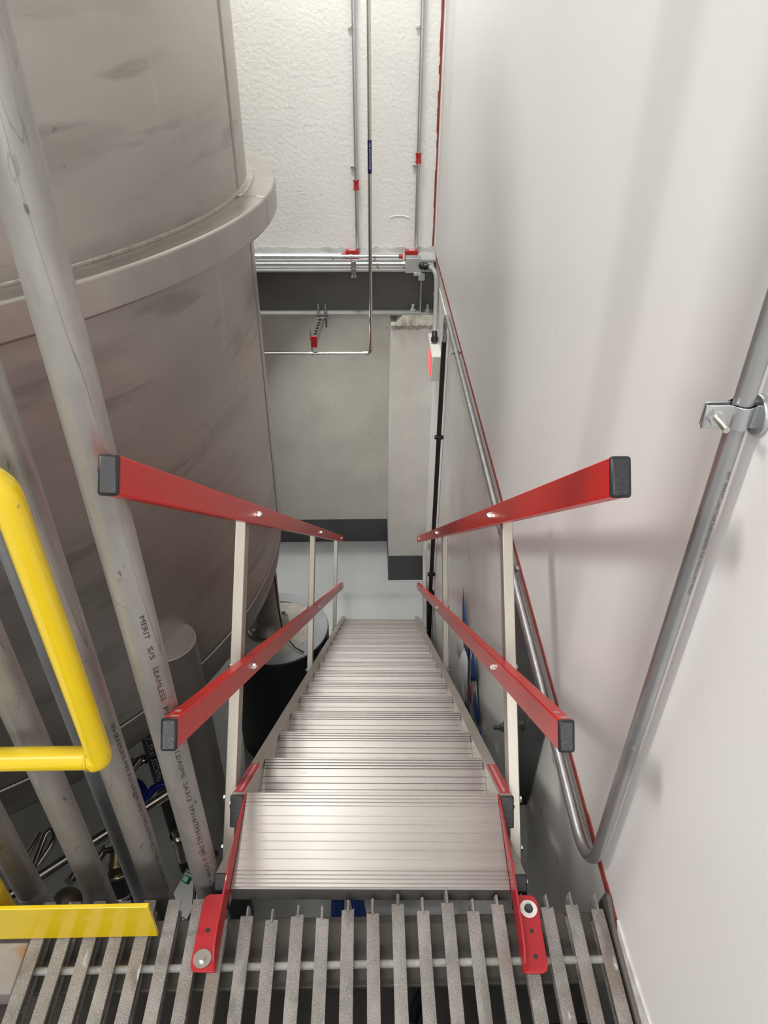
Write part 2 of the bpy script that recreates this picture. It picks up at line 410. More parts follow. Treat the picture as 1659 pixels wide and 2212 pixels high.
def jbox(c, d, label, m, lid):
    t = thing('junction_box', label, 'junction box', c)
    mb = MB(); mb.box(c, d); mb.build('body', m, t, .004)
    mb = MB(); mb.box((c[0], c[1]-d[1]/2-.004, c[2]), (d[0]+.006, .008, d[2]+.006)); mb.build('cover', lid, t, .002)
    return t
t = jbox((-.112, 5.605, .012), (.094, .06, .062), 'red junction box under the left vertical conduit', 'redbox', 'redbox')
mb = MB(); mb.box((-.112, 5.60, .0445), (.045, .012, .002)); mb.build('marking', 'white', t)
t = jbox((.330, 5.575, .012), (.092, .06, .075), 'red junction box behind the grey box by the corner', 'redbox', 'redbox')
mb = MB(); mb.box((.335, 5.568, .0515), (.042, .012, .002)); mb.build('marking', 'white', t)
t = jbox((.338, 5.405, -.005), (.112, .065, .10), 'grey junction box at the end of the horizontal conduits', 'boxgrey', 'boxgrey')
mb = MB(); mb.box((.338, 5.405, .047), (.114, .07, .006)); mb.build('lid', 'emtfar', t)
# strut tab hanging on the beam under the conduits
t = thing('beam_clamp', 'zinc beam clamp holding the conduits at mid beam', 'clamp', (-.10, 5.372, -.10))
mb = MB(); mb.box2((-.118, 5.345, -.052), (-.082, 5.352, .035)); mb.box2((-.118, 5.345, -.085), (-.082, 5.385, -.078)); mb.box2((-.118, 5.375,-.085), (-.082,5.381,-.058)); mb.build('bracket', 'strut', t, .002)
mb = MB(); mb.hexa((-.10, 5.345, -.03), .011, .014, (0,-1,0)); mb.cyl((-.10,5.345,-.06),(-.10,5.32,-.06),.006,8); mb.build('bolt', 'steel', t)
t = thing('beam_clamp', 'grey beam clamp below the grey junction box', 'clamp', (.395, 5.36, -.10))
mb = MB(); mb.box2((.375, 5.335, -.105), (.422, 5.365, -.055)); mb.box2((.34,5.345,-.075),(.375,5.358,-.050)); mb.build('bracket', 'boxgrey', t, .003)
# flexible conduit from grey box down to the lit sign
t = thing('flexible_conduit', 'grey flexible conduit dropping from grey box to the lit sign', 'conduit', (.47, 5.05, -.42))
P = [(.44,5.32,.0),(.462,5.30,.0),(.478,5.27,-.006),(.490,5.24,-.022),(.496,5.22,-.055),(.497,5.20,-.12),(.494,5.15,-.22),(.488,5.08,-.32),(.482,5.02,-.385)]
mb = MB(); mb.tube(P, .0165, 14); mb.build('hose', 'flex', t)
mb = MB(); mb.sphere((.398,5.335,.004), .026, 14); mb.tube([(.398,5.335,.004),(.412,5.33,.003),(.412,5.33,.003),(.432,5.325,.001),(.432,5.325,.001),(.452,5.31,.0)], [.021,.021,.027,.027,.019,.019], 14); mb.build('elbow_connector', 'blk', t)
mb = MB(); mb.tube([(.483,5.03,-.375),(.481,5.0,-.405),(.481,5.0,-.405),(.480,4.985,-.432)], [.019,.019,.025,.025], 14); mb.build('straight_connector', 'blk', t)
mb = MB(); mb.box((.498, 5.19, -.16), (.045, .02, .018)); mb.build('strap', 'strut', t)
# lit sign, its face turned to the left
t = thing('exit_sign', 'small wall sign glowing red, under the grey flexible conduit', 'sign', (.48, 4.95, -.64))
mb = MB(); mb.box2((.447, 4.75, -.635), (.517, 5.18, -.445)); mb.build('housing', 'signbody', t, .006)
mb = MB(); mb.prism(rrect(.19, .15, .02), (.441, .4472), 'yz'); 
for v in mb.bm.verts: v.co.y += 4.87; v.co.z += -.54
o = mb.build('lens', 'signred', t, .004); o['label'] = 'glowing red face'

# strut arm with red end cap, threaded rod and the stainless line it carries
t = thing('strut_arm', 'zinc strut arm with red end cap clamped under the beam', 'bracket', (-.37, 5.2, -.42))
A = Vector((-.345, 5.50, -.405)); B = Vector((-.385, 4.93, -.405))
d = (B-A).normalized(); R = d.to_track_quat('Y', 'Z').to_matrix()
mb = MB(); L = (B-A).length; c = (A+B)/2
for sx in (-1, 1): mb.box(c+R@Vector((sx*.0195,0,0)), (.003, L, .041), R)
mb.box(c+R@Vector((0,0,-.0195)), (.042, L, .003), R)
for sx in (-1, 1): mb.box(c+R@Vector((sx*.0155,0,.0195)), (.011, L, .003), R)
for k in range(9): mb.box(c+R@Vector((0,-.22+.055*k,.0195)), (.022, .02, .003), R)
mb.build('channel', 'strut', t)
mb = MB(); mb.box(B+d*.004, (.046, .012, .086), R); o = mb.build('end_cap', 'redbox', t, .004); o['label'] = 'red end cap'
for xx in (-.372, -.318):
    mb = MB(); mb.box((xx, 5.36, -.352), (.026, .04, .022)); mb.cyl((xx,5.362,-.395),(xx,5.362,-.285),.005,8); mb.hexa((xx,5.362,-.341),.011,.010,(0,0,1)); mb.hexa((xx,5.362,-.320),.010,.008,(0,0,1)); mb.build('beam_clamp', 'strut', t)
mb = MB(); mb.box((-.345, 5.36, -.387), (.11, .04, .007)); mb.build('clamp_plate', 'strut', t, .001)
mb = MB(); mb.box((-.318,5.38,-.43),(.012,.012,.09)); mb.build('set_bracket','gusset',t)
t2 = thing('rod_hanger', 'thin threaded rod hanger holding the stainless tube beside the red cap', 'hanger', (-.402, 4.95, -.5))
mb = MB(); mb.cyl((-.410,4.955,-.33),(-.402,4.955,-.50),.0045,8); mb.hexa((-.407,4.955,-.395),.011,.009,(0,0,1)); mb.hexa((-.403,4.955,-.478),.010,.008,(0,0,1)); mb.build('rod', 'strut', t2)
mb = MB(); mb.box((-.405,4.955,-.401),(.03,.026,.004)); mb.build('washer_plate','strut',t2)
mb = MB(); mb.lathe([(.0105,-.008),(.0150,-.008),(.0150,.008),(.0105,.008)], (0,0,0), 16)
for v in mb.bm.verts: v.co = Vector((v.co.z, v.co.x, v.co.y)) + Vector((-.402, 4.955, -.505))
mb.build('clamp_ring', 'inox', t2)
t = thing('stainless_line', 'thin stainless air line dropping from above and turning left at the elbow', 'pipe', (.018, 4.955, -.505))
xs, ys, zb = .021, 4.955, -.505
mb = MB(); mb.cyl((xs, ys, 2.9), (xs, ys, zb+.02), .0125, 16); mb.build('riser', 'inox', t)
mb = MB(); mb.cyl((xs-.04, ys, zb), (-.93, ys, zb), .0095, 16); mb.build('run', 'inox', t)
mb = MB(); mb.tube(arc((xs-.026, ys, zb+.026), .026, -PI/2, 0, 8, (1,0,0), (0,0,1)), .0135, 14); mb.tube([(xs,ys,zb+.02),(xs,ys,zb+.042)],.0165,14); mb.tube([(xs-.055,ys,zb),(xs-.026,ys,zb)],.0155,14); mb.build('elbow', 'inox', t)
mb = MB(); mb.cyl((xs, ys, .885), (xs, ys, .695), .0132, 18); mb.build('label_band', 'bluelabel', t)
o = pipe_text([('Compressed Air', .872, .722)], xs, ys, .0134, .35, .0085, 'white', t, 'label_text', up=True)

# ------------------------------------------------------------------ right wall: conduit with the U bend, black riser below its far end
t = thing('wall_conduit', 'galvanised conduit running along the right wall and bending upward', 'conduit', (.49, .9, -.015))
cx, yv, zh, rb = .491, .848, -.010, .115
P = [(cx, yv, 2.9), (cx, yv, 1.6), (cx, yv, zh+rb)]
P += arc((cx, yv+rb, zh+rb), rb, PI, 1.5*PI, 10, (0,1,0), (0,0,1))[1:]
P += [(cx, 2.0, zh), (cx, 3.4, zh), (cx, 4.33, zh)]
P += arc((cx, 4.33, zh-.12), .12, PI/2, 0, 8, (0,1,0), (0,0,1))[1:]
P += [(cx, 4.45, -.19)]
mb = MB(); mb.tube(P, .0135, 20); mb.build('tube', 'emt', t)
pipe_text([('EMT. WHEATLAND TUBE E-4ES-32LISTED FOR CEE22A3 EMT MADE', 1.085, .86)], cx, yv, .0135, .15, .0062, 'emboss', t, 'stamped_text')
# two-leaf clamp on the riser
zc = 1.167
mb = MB()
for s in (-1, 1):
    prof = []
    for i in range(9):
        a = PI*i/8; prof.append((cx-.0150*math.cos(a), yv+s*(.0150*math.sin(a))))
    outer = [(cx-.048, yv+s*.004)] + [(cx-.019, yv+s*.004)] + prof[1:-1] + [(cx+.018, yv+s*.006), (WX-.004, yv+s*.006)]
    inner = [(x, y+s*.0022) for x, y in outer]
    mb.prism(outer+inner[::-1], (zc-.017, zc+.017), 'xy')
mb.tube([(cx-.048, yv-.005, zc-.017), (cx-.048, yv-.005, zc+.017)], .0025, 8)
mb.build('clamp', 'emtfar', t, .001)
mb = MB(); mb.cyl((cx-.034, yv+.012, zc), (cx-.034, yv-.042, zc), .0045, 12); mb.hexa((cx-.034, yv-.006, zc), .0105, .008, (0,-1,0)); mb.build('clamp_bolt', 'steel', t)
mb = MB(); mb.disc((WX-.009, yv, zc), .028, .009, 28, (1,0,0)); mb.build('standoff_washer', 'emtfar', t, .002)
for y in (3.80, 1.93):
    mb = MB(); mb.tube([(cx, y-.009, zh), (cx, y+.009, zh)], .0175, 16); mb.box((cx+.016, y, zh+.001), (.028, .018, .012)); mb.box((cx-.019,y,zh),(.02,.018,.008)); mb.cyl((cx-.024,y-.012,zh),(cx-.024,y+.014,zh),.004,8); mb.build('clamp', 'emtfar', t)
t = thing('black_riser', 'black coated conduit riser along the right lower wall to the floor', 'conduit', (.491, 4.45, ZF))
mb = MB(); mb.cyl((.491, 4.45, -.19), (.491, 4.45, -2.36), .0165, 16); mb.build('tube', 'rubber', t)
mb = MB(); mb.cyl((.491, 4.45, -.21), (.491, 4.45, -.165), .0185, 14); mb.build('coupling', 'emtfar', t)
for z in (-.92, -2.18):
    mb = MB(); mb.cyl((.491, 4.45, z-.014), (.491, 4.45, z+.014), .022, 14); mb.box((.491, 4.45, z), (.06, .03, .02)); mb.build('strap', 'blk', t, .003)
mb = MB(); mb.cyl((.491,4.45,-2.36),(.491,4.45,-2.40),.03,14); mb.box((.474, 4.44, -2.43), (.085, .09, .06)); mb.build('fitting', 'blk', t, .006)
mb = MB(); mb.cyl((.491, 4.45, -2.46), (.491, 4.45, ZF), .026, 14); mb.build('lower_tube', 'rubber', t)

# ------------------------------------------------------------------ lower right wall: plate, taped papers
t = thing('wall_bracket', 'dark triangular steel bracket bolted to the lower right wall', 'bracket', (WX-.01, 1.6, -.3))
mb = MB(); mb.prism([(2.02,-.06),(1.45,-.075),(1.375,-.11),(1.372,-.16),(1.395,-.57),(1.43,-.60),(1.475,-.56),(2.02,-.12)], (WX-.022, WX-.004), 'yz'); mb.build('plate', 'gusset', t, .002)
mb = MB(); mb.prism([(1.372,-.11),(1.395,-.585),(1.40,-.585),(1.38,-.11)], (WX-.060, WX-.004), 'yz'); mb.build('flange', 'gusset', t, .001)
for (y, z) in ((1.86,-.10),(1.52,-.33)):
    mb = MB(); mb.hexa((WX-.022, y, z), .016, .016, (-1,0,0)); mb.cyl((WX-.02,y,z),(WX-.055,y,z),.008,10); mb.build('bolt', 'gusset', t)
t = thing('wall_bolt', 'dark anchor bolt in the lower wall beside the first handrail post', 'bolt', (WX-.01, 1.80, -.70))
mb = MB(); mb.disc((WX+.004, 1.80, -.70), .024, .010, 20, (-1,0,0)); mb.hexa((WX-.006, 1.80, -.70), .017, .014, (-1,0,0)); mb.cyl((WX-.01,1.80,-.70),(WX-.045,1.80,-.70),.009,10); mb.build('nut', 'gusset', t)
def sheet(name, pts, m, label, cat, group, lift=.0, curl=.012, parent=None):
    """a thin sheet on the right lower wall from a (y,z) outline; bulges a little off the wall"""
    bm = bmesh.new(); cy = sum(p[0] for p in pts)/len(pts); cz = sum(p[1] for p in pts)/len(pts)
    rows = []
    K = 4
    cen = bm.verts.new((WX-.004-lift-curl, cy, cz))
    prev = None
    for k in range(1, K+1):
        f = k/K
        ring = []
        for i, (y, z) in enumerate(pts):
            random.seed(i*7+k); dx = curl*(1-f*f)+.004*(random.random())*f
            ring.append(bm.verts.new((WX-.003-lift-dx, cy+(y-cy)*f, cz+(z-cz)*f)))
        n = len(ring)
        for i in range(n):
            if prev is None: bm.faces.new((cen, ring[i], ring[(i+1) % n]))
            else: bm.faces.new((prev[i], ring[i], ring[(i+1) % n], prev[(i+1) % n]))
        prev = ring
    bmesh.ops.recalc_face_normals(bm, faces=bm.faces)
    me = bpy.data.meshes.new(name); 
    bmesh.ops.translate(bm, verts=bm.verts, vec=(0,0,0)); bm.to_mesh(me); bm.free()
    o = finish(me, name, m, parent)
    s = o.modifiers.new('thick', 'SOLIDIFY'); s.thickness = .0012
    if label: tag(o, label, cat, group)
    return o
G = 'strips of blue tape on the lower wall'
sheet('masking_tape', [(2.99,-1.03),(2.93,-1.05),(2.80,-1.12),(2.66,-1.16),(2.62,-1.10),(2.60,-1.20),(2.74,-1.26),(2.88,-1.20),(2.96,-1.12)], 'tape', 'blue tape at the upper corner of the papers, partly behind the lower rail', 'tape', G, .006)
sheet('masking_tape', [(2.52,-1.02),(2.38,-1.02),(2.36,-1.06),(2.41,-1.13),(2.44,-1.16),(2.46,-1.21),(2.49,-1.13),(2.52,-1.09)], 'tape', 'small ragged blue tape piece below the lower rail beside white papers', 'tape', G, .012)
sheet('masking_tape', [(2.36,-1.14),(2.20,-1.13),(2.19,-1.20),(2.25,-1.215),(2.33,-1.20),(2.37,-1.21)], 'tape', 'square blue tape piece at the lower end of the papers', 'tape', G, .012)
sheet('masking_tape', [(2.20,-1.165),(2.16,-1.165),(2.09,-1.18),(1.98,-1.16),(1.88,-1.13),(1.78,-1.09),(1.74,-1.10),(1.86,-1.18),(1.98,-1.225),(2.10,-1.225)], 'tape', 'long curved blue tape strip hanging nearest the stair top', 'tape', G, .008, .02)
sheet('masking_tape', [(2.62,-1.50),(2.55,-1.48),(2.42,-1.41),(2.39,-1.43),(2.46,-1.55),(2.56,-1.62)], 'tape', 'blue tape strip along the bottom edge of white papers', 'tape', G, .006, .01)
G = 'papers taped to the lower wall'
sheet('paper_sheet', [(2.98,-1.34),(2.90,-1.29),(2.80,-1.33),(2.83,-1.45),(2.93,-1.46)], 'paper', 'small crumpled white paper behind the lower rail', 'paper', G, .004, .03)
sheet('paper_sheet', [(2.80,-1.30),(2.70,-1.22),(2.64,-1.24),(2.60,-1.34),(2.52,-1.44),(2.60,-1.50),(2.68,-1.46),(2.74,-1.40)], 'paper', 'curled white paper hanging on the lower wall', 'paper', G, .006, .045)
o = sheet('paper_sheet', [(2.62,-1.12),(2.40,-1.10),(2.30,-1.16),(2.22,-1.22),(2.36,-1.36),(2.46,-1.36)], mat('plastic sleeve', (.40,.41,.40), .25, var=.25, vscale=25), 'grey wrinkled plastic sleeve with a red mark on the lower wall', 'paper', G, .003, .012)
pm = sheet('red_mark', [(2.49,-1.24),(2.45,-1.20),(2.42,-1.23),(2.40,-1.29),(2.44,-1.31)], 'redbox', None, None, None, .016, .004, parent=o)

# ------------------------------------------------------------------ the tank
TC = (-2.368, 3.30); TR = 1.848; RO = 1.973
t = thing('storage_tank', 'large brushed stainless tank filling the left side behind the pipes', 'tank', (TC[0], TC[1], -.95))
C3 = (TC[0], TC[1], 0)
mb = MB(); mb.lathe([(TR,-.90),(TR,.86)], C3, 160, False); mb.build('lower_shell', 'tank', t)
mb = MB(); mb.lathe([(TR,.95),(TR,1.95),(TR-.05,2.05),(TR-.4,2.16),(.3,2.22),(.001,2.22)], C3, 160, False); mb.build('upper_shell', 'tank', t)
mb = MB(); mb.lathe([(TR-.004,.93),(TR+.005,.944),(TR+.007,.952),(TR+.004,.960),(TR-.004,.962)], C3, 160, True); mb.build('weld_bead', 'weld', t)
# split stiffening ring: two segments with a narrow joint
js = math.radians(-5.4)
prof = [(TR-.01,.845),(RO-.006,.835),(RO,.842),(RO,.945),(RO-.006,.952),(RO-.05,.955),(TR-.01,.945)]
mb = MB(); mb.lathe(prof, C3, 150, True, js+.0015, js+PI*1.3); mb.build('stiffening_ring', 'tankring', t, .003)
mb = MB(); mb.lathe(prof, C3, 80, True, js+PI*1.3+.002, js+2*PI-.0015); mb.build('stiffening_ring', 'tankring', t, .003)
mb = MB(); mb.lathe([(TR+.001,.925),(TR+.030,.930),(TR+.030,.959),(TR+.001,.959)], C3, 60, True, js+.002, js+.9); mb.build('backing_strip', 'weld', t, .002)
mb = MB(); mb.lathe([(TR-.003,.832),(TR+.004,.836),(TR+.004,.846),(TR-.003,.85)], C3, 160, True); mb.build('ring_seam', 'gasket', t)
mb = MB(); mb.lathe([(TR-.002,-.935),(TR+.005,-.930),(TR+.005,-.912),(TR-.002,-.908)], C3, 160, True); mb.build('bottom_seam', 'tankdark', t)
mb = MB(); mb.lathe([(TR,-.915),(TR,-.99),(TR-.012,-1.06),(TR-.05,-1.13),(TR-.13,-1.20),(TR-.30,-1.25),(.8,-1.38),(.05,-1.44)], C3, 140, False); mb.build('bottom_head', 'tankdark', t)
# dark vertical strips close to the right edge, drawn for a reflection band
for a_, z0, z1 in ((-3.5,.97,1.95),(1.5,-.9,.84)):
    a = math.radians(a_); mb = MB(); mb.box((TC[0]+TR*math.cos(a), TC[1]+TR*math.sin(a), (z0+z1)/2), (.004, .03, z1-z0), Matrix.Rotation(a,3,'Z')); mb.build('reflection_strip', 'tankdark', t)
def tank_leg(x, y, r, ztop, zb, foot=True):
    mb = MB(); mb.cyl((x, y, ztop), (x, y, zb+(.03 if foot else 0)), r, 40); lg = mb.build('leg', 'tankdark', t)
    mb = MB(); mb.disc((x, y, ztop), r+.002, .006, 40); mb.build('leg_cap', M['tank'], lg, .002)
    if not foot: return
    mb = MB(); mb.disc((x, y, zb), r+.07, .028, 40); mb.build('base_plate', 'tankdark', lg, .004)
    mb = MB(); mb.tube([(x,y,zb+.028),(x,y,zb+.05),(x,y,zb+.085),(x,y,zb+.11)],[r+.05,r+.05,r+.012,r+.002],40); mb.build('foot_collar','tankdark',lg)
    for k in range(4):
        a = PI/4+PI/2*k; bx, by = x+(r+.045)*math.cos(a), y+(r+.045)*math.sin(a)
        mb = MB(); mb.hexa((bx,by,zb+.028), .024, .03, (0,0,1)); mb.cyl((bx,by,zb+.03),(bx,by,zb+.085),.012,10); mb.build('anchor_bolt', 'tankdark', lg)
ZP = -1.93
tank_leg(-.865, 2.215, .118, -.632, -2.26, False)
tank_leg(-.690, 3.60, .085, -.55, ZP)
tank_leg(-3.5, 4.6, .11, -.6, ZP); tank_leg(-3.6, 2.2, .11, -.6, ZP)
def pedestal(x, y, label, R=.35):
    p = thing('pedestal', label, 'pedestal', (x, y, ZF), 'round pads under the tank legs')
    mb = MB(); mb.lathe([(.001,ZF),(R,ZF),(R,ZP-.012),(R-.012,ZP),(.001,ZP)], (x,y,0), 72, False); mb.build('body', 'pedside', p)
    mb = MB(); mb.lathe([(R-.10,ZP+.001),(R-.004,ZP+.001),(R-.010,ZP+.006),(R-.10,ZP+.006)], (x,y,0), 72, True); mb.build('rim', 'pedtop', p)
    mb = MB(); random.seed(int(x*100))
    prof = []
    vs = []; fs = []; n = 48
    vs.append((x, y, ZP+.022))
    for k in range(n):
        a = 2*PI*k/n; rr = (R-.09)*(1+.05*math.sin(3*a)+.06*(random.random()-.5)); vs.append((x+rr*.8*math.cos(a), y+rr*.8*math.sin(a), ZP+.018)); 
    for k in range(n):
        a = 2*PI*k/n; rr = (R-.09)*(1+.05*math.sin(3*a)+.06*(random.random()-.5)); vs.append((x+rr*math.cos(a), y+rr*math.sin(a), ZP+.002))
    for k in range(n):
        k2 = (k+1) % n; fs += [(0, 1+k, 1+k2), (1+k, 1+n+k, 1+n+k2, 1+k2)]
    mb._add(vs, fs); mb.build('grout_pad', 'grout', p)
pedestal(-.64, 3.62, 'round dark pedestal with grey top under the far tank leg')
p = thing('leg_sleeve', 'dark sleeve around the foot of the near tank leg behind the lettered pipe', 'sleeve', (-.865, 2.215, ZF))
mb = MB(); mb.tube([(-.865,2.215,ZF),(-.865,2.215,-2.29),(-.865,2.215,-2.262)], [.128,.128,.124], 36); mb.build('body', 'pedside', p)
# black cable down the far leg
P = [(-.60,3.50,-.9),(-.600,3.495,-1.3),(-.598,3.485,-1.6),(-.585,3.47,-1.78),(-.555,3.45,-1.87),(-.50,3.40,-1.905),(-.44,3.36,-1.91)]
mb = MB(); mb.tube(P, .005, 8); o = mb.build('cable', 'rubber'); tag(o, 'thin black cable hanging down the far tank leg', 'cable')

# ------------------------------------------------------------------ vertical pipes between deck and tank
PR = .03015
def vpipe(x, y, r, label, m='pipe', z0=ZF, z1=2.9, group='vertical stainless pipes beyond the deck edge'):
    p = thing('steel_pipe', label, 'pipe', (x, y, z0), group)
    mb = MB(); mb.tube([(x,y,z0),(x,y,-1.2),(x,y,.2),(x,y,1.4),(x,y,z1)], r, 40); mb.build('tube', m, p)
    return p
p1 = vpipe(-.386, .886, PR, 'tall stainless pipe with black stencilled lettering beside the stair')
W1 = [('MERIT',.802,.750),('S/S',.732,.703),('SEAMLESS',.684,.598),('PIPE',.580,.530),('SA312/ASME',.495,.369),('SA312',.353,.291),('TP316/TP316L]',.278,.138),('2"NPS',.128,.089),('x',.077,.069),('SCH40',.056,-.004),('x',-.014,-.024),('20FT',-.040,-.086)]
pipe_text(W1[:4], -.386, .886, PR, .50, .0088, 'ink', p1)
pipe_text(W1[4:], -.386, .886, PR, .50, .0088, 'ink', p1)
mb = MB(); 
p2 = vpipe(-.515, .902, PR, 'stainless pipe directly behind the yellow rail end')
pipe_text([('S/S SEAMLESS PIPE A312/ASME SA312 TP316/TP316L] 2"NPS x SCH40 x 20FT',.50,-.12)], -.515, .902, PR, 1.05, .0095, 'ink', p2)
p3 = vpipe(-.655, .898, PR, 'stainless pipe third from the stair, crossing under yellow mid rail')
p4 = vpipe(-.818, .904, PR, 'leftmost stainless pipe with grey tape wrap beside the yellow post')
mb = MB(); mb.tube([(-.818,.904,-.30),(-.818,.904,-.24),(-.818,.904,-.20),(-.818,.904,-.12)],[PR+.002,PR+.004,PR+.002,PR+.0005],24); mb.build('wrap', mat('grey tape wrap', (.28,.28,.285), .5, var=.2, vscale=20, bump=.4, bscale=50), p4)
p5 = vpipe(-.766, 1.231, .024, 'thinner bluish grey pipe standing between the second and third pipes', 'pipedull')

# ------------------------------------------------------------------ yellow guardrail
YG = .793; GR = .0211
t = thing('guardrail', 'yellow tubular guardrail end with toe board at the deck edge', 'guardrail', (-.85, YG, 0))
xr, zt_, zm = -.4725, 1.116, .532
P = [(-1.7, YG, zt_), (xr-.05, YG, zt_)] + arc((xr-.035, YG, zt_-.035), .035, PI/2, 0, 6, (1,0,0), (0,0,1)) + [(xr, YG, zm+.035)] 
P += arc((xr-.016, YG, zm+.010), .016, 0, -PI/2, 5, (1,0,0), (0,0,1))
mb = MB(); mb.tube(P, GR, 28); mb.build('top_rail', 'yel', t)
mb = MB(); mb.cyl((-1.7, YG, zm), (xr-.008, YG, zm), GR*.98, 28); mb.build('mid_rail', 'yel', t)
mb = MB(); mb.tube([(xr-.024,YG,zm),(xr-.0195,YG,zm)],[GR+.0005,GR+.0025],28); mb.build('weld', 'yel', t)
mb = MB(); mb.cyl((-.796, YG, -.057), (-.796, YG, zt_), .024, 28); mb.build('post', 'yel', t)
mb = MB(); mb.prism([(-1.7,.003),(-.453,.003),(-.4515,.126),(-1.7,.126)], (.735, .744), 'xz'); mb.build('toe_board', 'yel', t, .0015)

# ------------------------------------------------------------------ deck grating, its support steel
t = thing('deck_grating', 'gritty grey bar grating deck in the foreground', 'grating', (-.1, .3, -.05))
NB, x0, px = 23, -.706, .05425
for i in range(NB):
    x = x0+px*i
    random.seed(i+40)
    if x < -.365: y1, stub = .812, 0
    elif x > .45: y1, stub = .775, .03
    else: y1, stub = .762+.022*random.random()+ (.012 if x > .05 else 0), .018+.012*random.random()
    w = .0133; mb = MB()
    n = 30; ya = -.9
    vs = []; fs = []
    prof = [(-w,-.006),(-w,-.001),(-w+.002,0),(w-.002,0),(w,-.001),(w,-.006),(.0025,-.007),(.0025,-.050),(.007,-.051),(.007,-.056),(-.007,-.056),(-.007,-.051),(-.0025,-.050),(-.0025,-.007)]
    k = len(prof)
    for j in range(n+1):
        y = ya+(y1-ya)*j/n
        for (a, b) in prof:
            e = .0007*(random.random()-.5) if abs(a) > .009 else 0
            dy = (.006*(random.random()-.5) if (j == n and stub) else 0)
            vs.append((x+a+e, y+dy, b))
    for j in range(n):
        for q in range(k): fs.append((j*k+q, j*k+(q+1) % k, (j+1)*k+(q+1) % k, (j+1)*k+q))
    fs += [tuple(range(k)), tuple(range(n*k, n*k+k))[::-1]]
    mb._add(vs, fs)
    if stub:
        j = .003*(random.random()-.5)
        mb.prism([(x-.0035,-.045),(x+.0035,-.045),(x+.004+j,-.004),(x+.0015+j,.004),(x-.002+j,.003),(x-.004+j,-.006)], (y1-.004, y1+stub), 'xz')
    mb.build('bar', 'frp', t)
for y in (.684, .532, .380, .228, .076):
    mb = MB(); mb.tube([(x0-.012, y, -.026), (WX-.0145, y, -.026)], .0078, 12); mb.build('cross_rod', 'frprod', t)
t = thing('support_channel', 'grimy shade-darkened steel channel under the front edge of the grating', 'beam', (-.1, .72, -.26))
mb = MB(); mb.box2((-1.6, .655, -.070), (WX-.004, .797, -.058)); mb.build('top_flange', 'galvbeam', t, .003)
mb = MB(); mb.box2((-1.6, .785, -.26), (WX-.004, .797, -.070)); mb.build('web', 'galvbeam', t)
mb = MB(); mb.box2((-1.6, .655, -.272), (WX-.004, .797, -.26)); mb.build('bottom_flange', 'galvbeam', t)
mb = MB(); mb.box2((-1.7, .635, -.056), (-.722, .733, -.004)); o = mb.build('support_plate', 'plate', None, .004); tag(o, 'rust stained grey plate left of the grating under yellow toe board', 'plate')
mb = MB(); mb.prism([(-.9,-.056),(.795,-.056),(.81,-.045),(.80,.020),(.79,.026),(.72,.004),(-.9,.004)], (.507, .5165), 'yz'); o = mb.build('edge_angle', 'galvbeam', None, .001); tag(o, 'grey steel edge strip between grating and right wall', 'edge strip')

t = thing('shade_box', 'dark navy box added under the grating to darken its gaps', 'box', (-.1, .1, -1.4))
mb = MB(); mb.box2((-.70, -.85, -1.4), (.495, .745, -.34)); mb.build('body', 'pedside', t, .01)  # added box that makes the gaps between the bars dark
mb = MB(); mb.box2((-.71, -.86, -.335), (.50, .755, -.315)); mb.build('lid', 'pedside', t, .004)

# ------------------------------------------------------------------ the aluminium stair
YAW = math.radians(1.4) - .0013
st = bpy.data.objects.new('access_stair', None); COL.objects.link(st)
st['label'] = 'aluminium access stair with red handrails descending to the lower floor'; st['category'] = 'stair'
XC = -.0245
bl = Vector((XC, 2.8, ZF)); OFFS[st.name] = bl
Rz = Matrix.Rotation(-YAW, 3, 'Z'); st.location = Rz @ bl; st.rotation_euler = (0,0,-YAW)
al = math.radians(38.55); ca, sa = math.cos(al), math.sin(al)
def S(x, s, n): return Vector((XC+x, 1.05+s*ca+n*sa, .012-s*sa+n*ca))
def slopebox(mb, x0, x1, s0, s1, n0, n1):
    vs = [S(x,s,n) for n in (n0,n1) for x, s in ((x0,s0),(x1,s0),(x1,s1),(x0,s1))]
    return mb._add(vs, [(3,2,1,0),(4,5,6,7),(0,1,5,4),(1,2,6,5),(2,3,7,6),(3,0,4,7)])
RUN, RISE = .23695, .18879
def tread(k):
    yn = 1.066+RUN*k; zt = -RISE*k; D = .240 if k == 0 else .258; hw = .3100 if k == 0 else .3135
    yb = yn-D; lip = .047
    prof = [(yb, -lip), (yb, -.001)]
    def ridge(y, w, h): return [(y-w/2, 0), (y-w/2+.0006, h), (y+w/2-.0006, h), (y+w/2, 0)]
    rid = []
    for j in range(5): rid.append((yb+.006+.0095*j, .0052, .0022))
    y = yb+.006+.0095*4+.0265; m = (yn-.041)-y; q = 6 if k == 0 else 7
    for j in range(q): rid.append((y+m*j/q, .0035, .0016))
    for j in range(4): rid.append((yn-.006-.0095*(3-j), .0052, .0022))
    for r in rid: prof += [(a, b) for a, b in ridge(*r)]
    prof += [(yn, -.001), (yn, -lip), (yn-.004, -lip), (yn-.004, -.006), (yb+.004, -.006), (yb+.004, -lip)]
    mb = MB(); mb.prism([(a, zt+b) for a, b in prof], (XC-hw, XC+hw), 'yz')
    mb.build('tread', 'alu', st, 0, 25)
for k in range(16): tread(k)
SE = 4.765
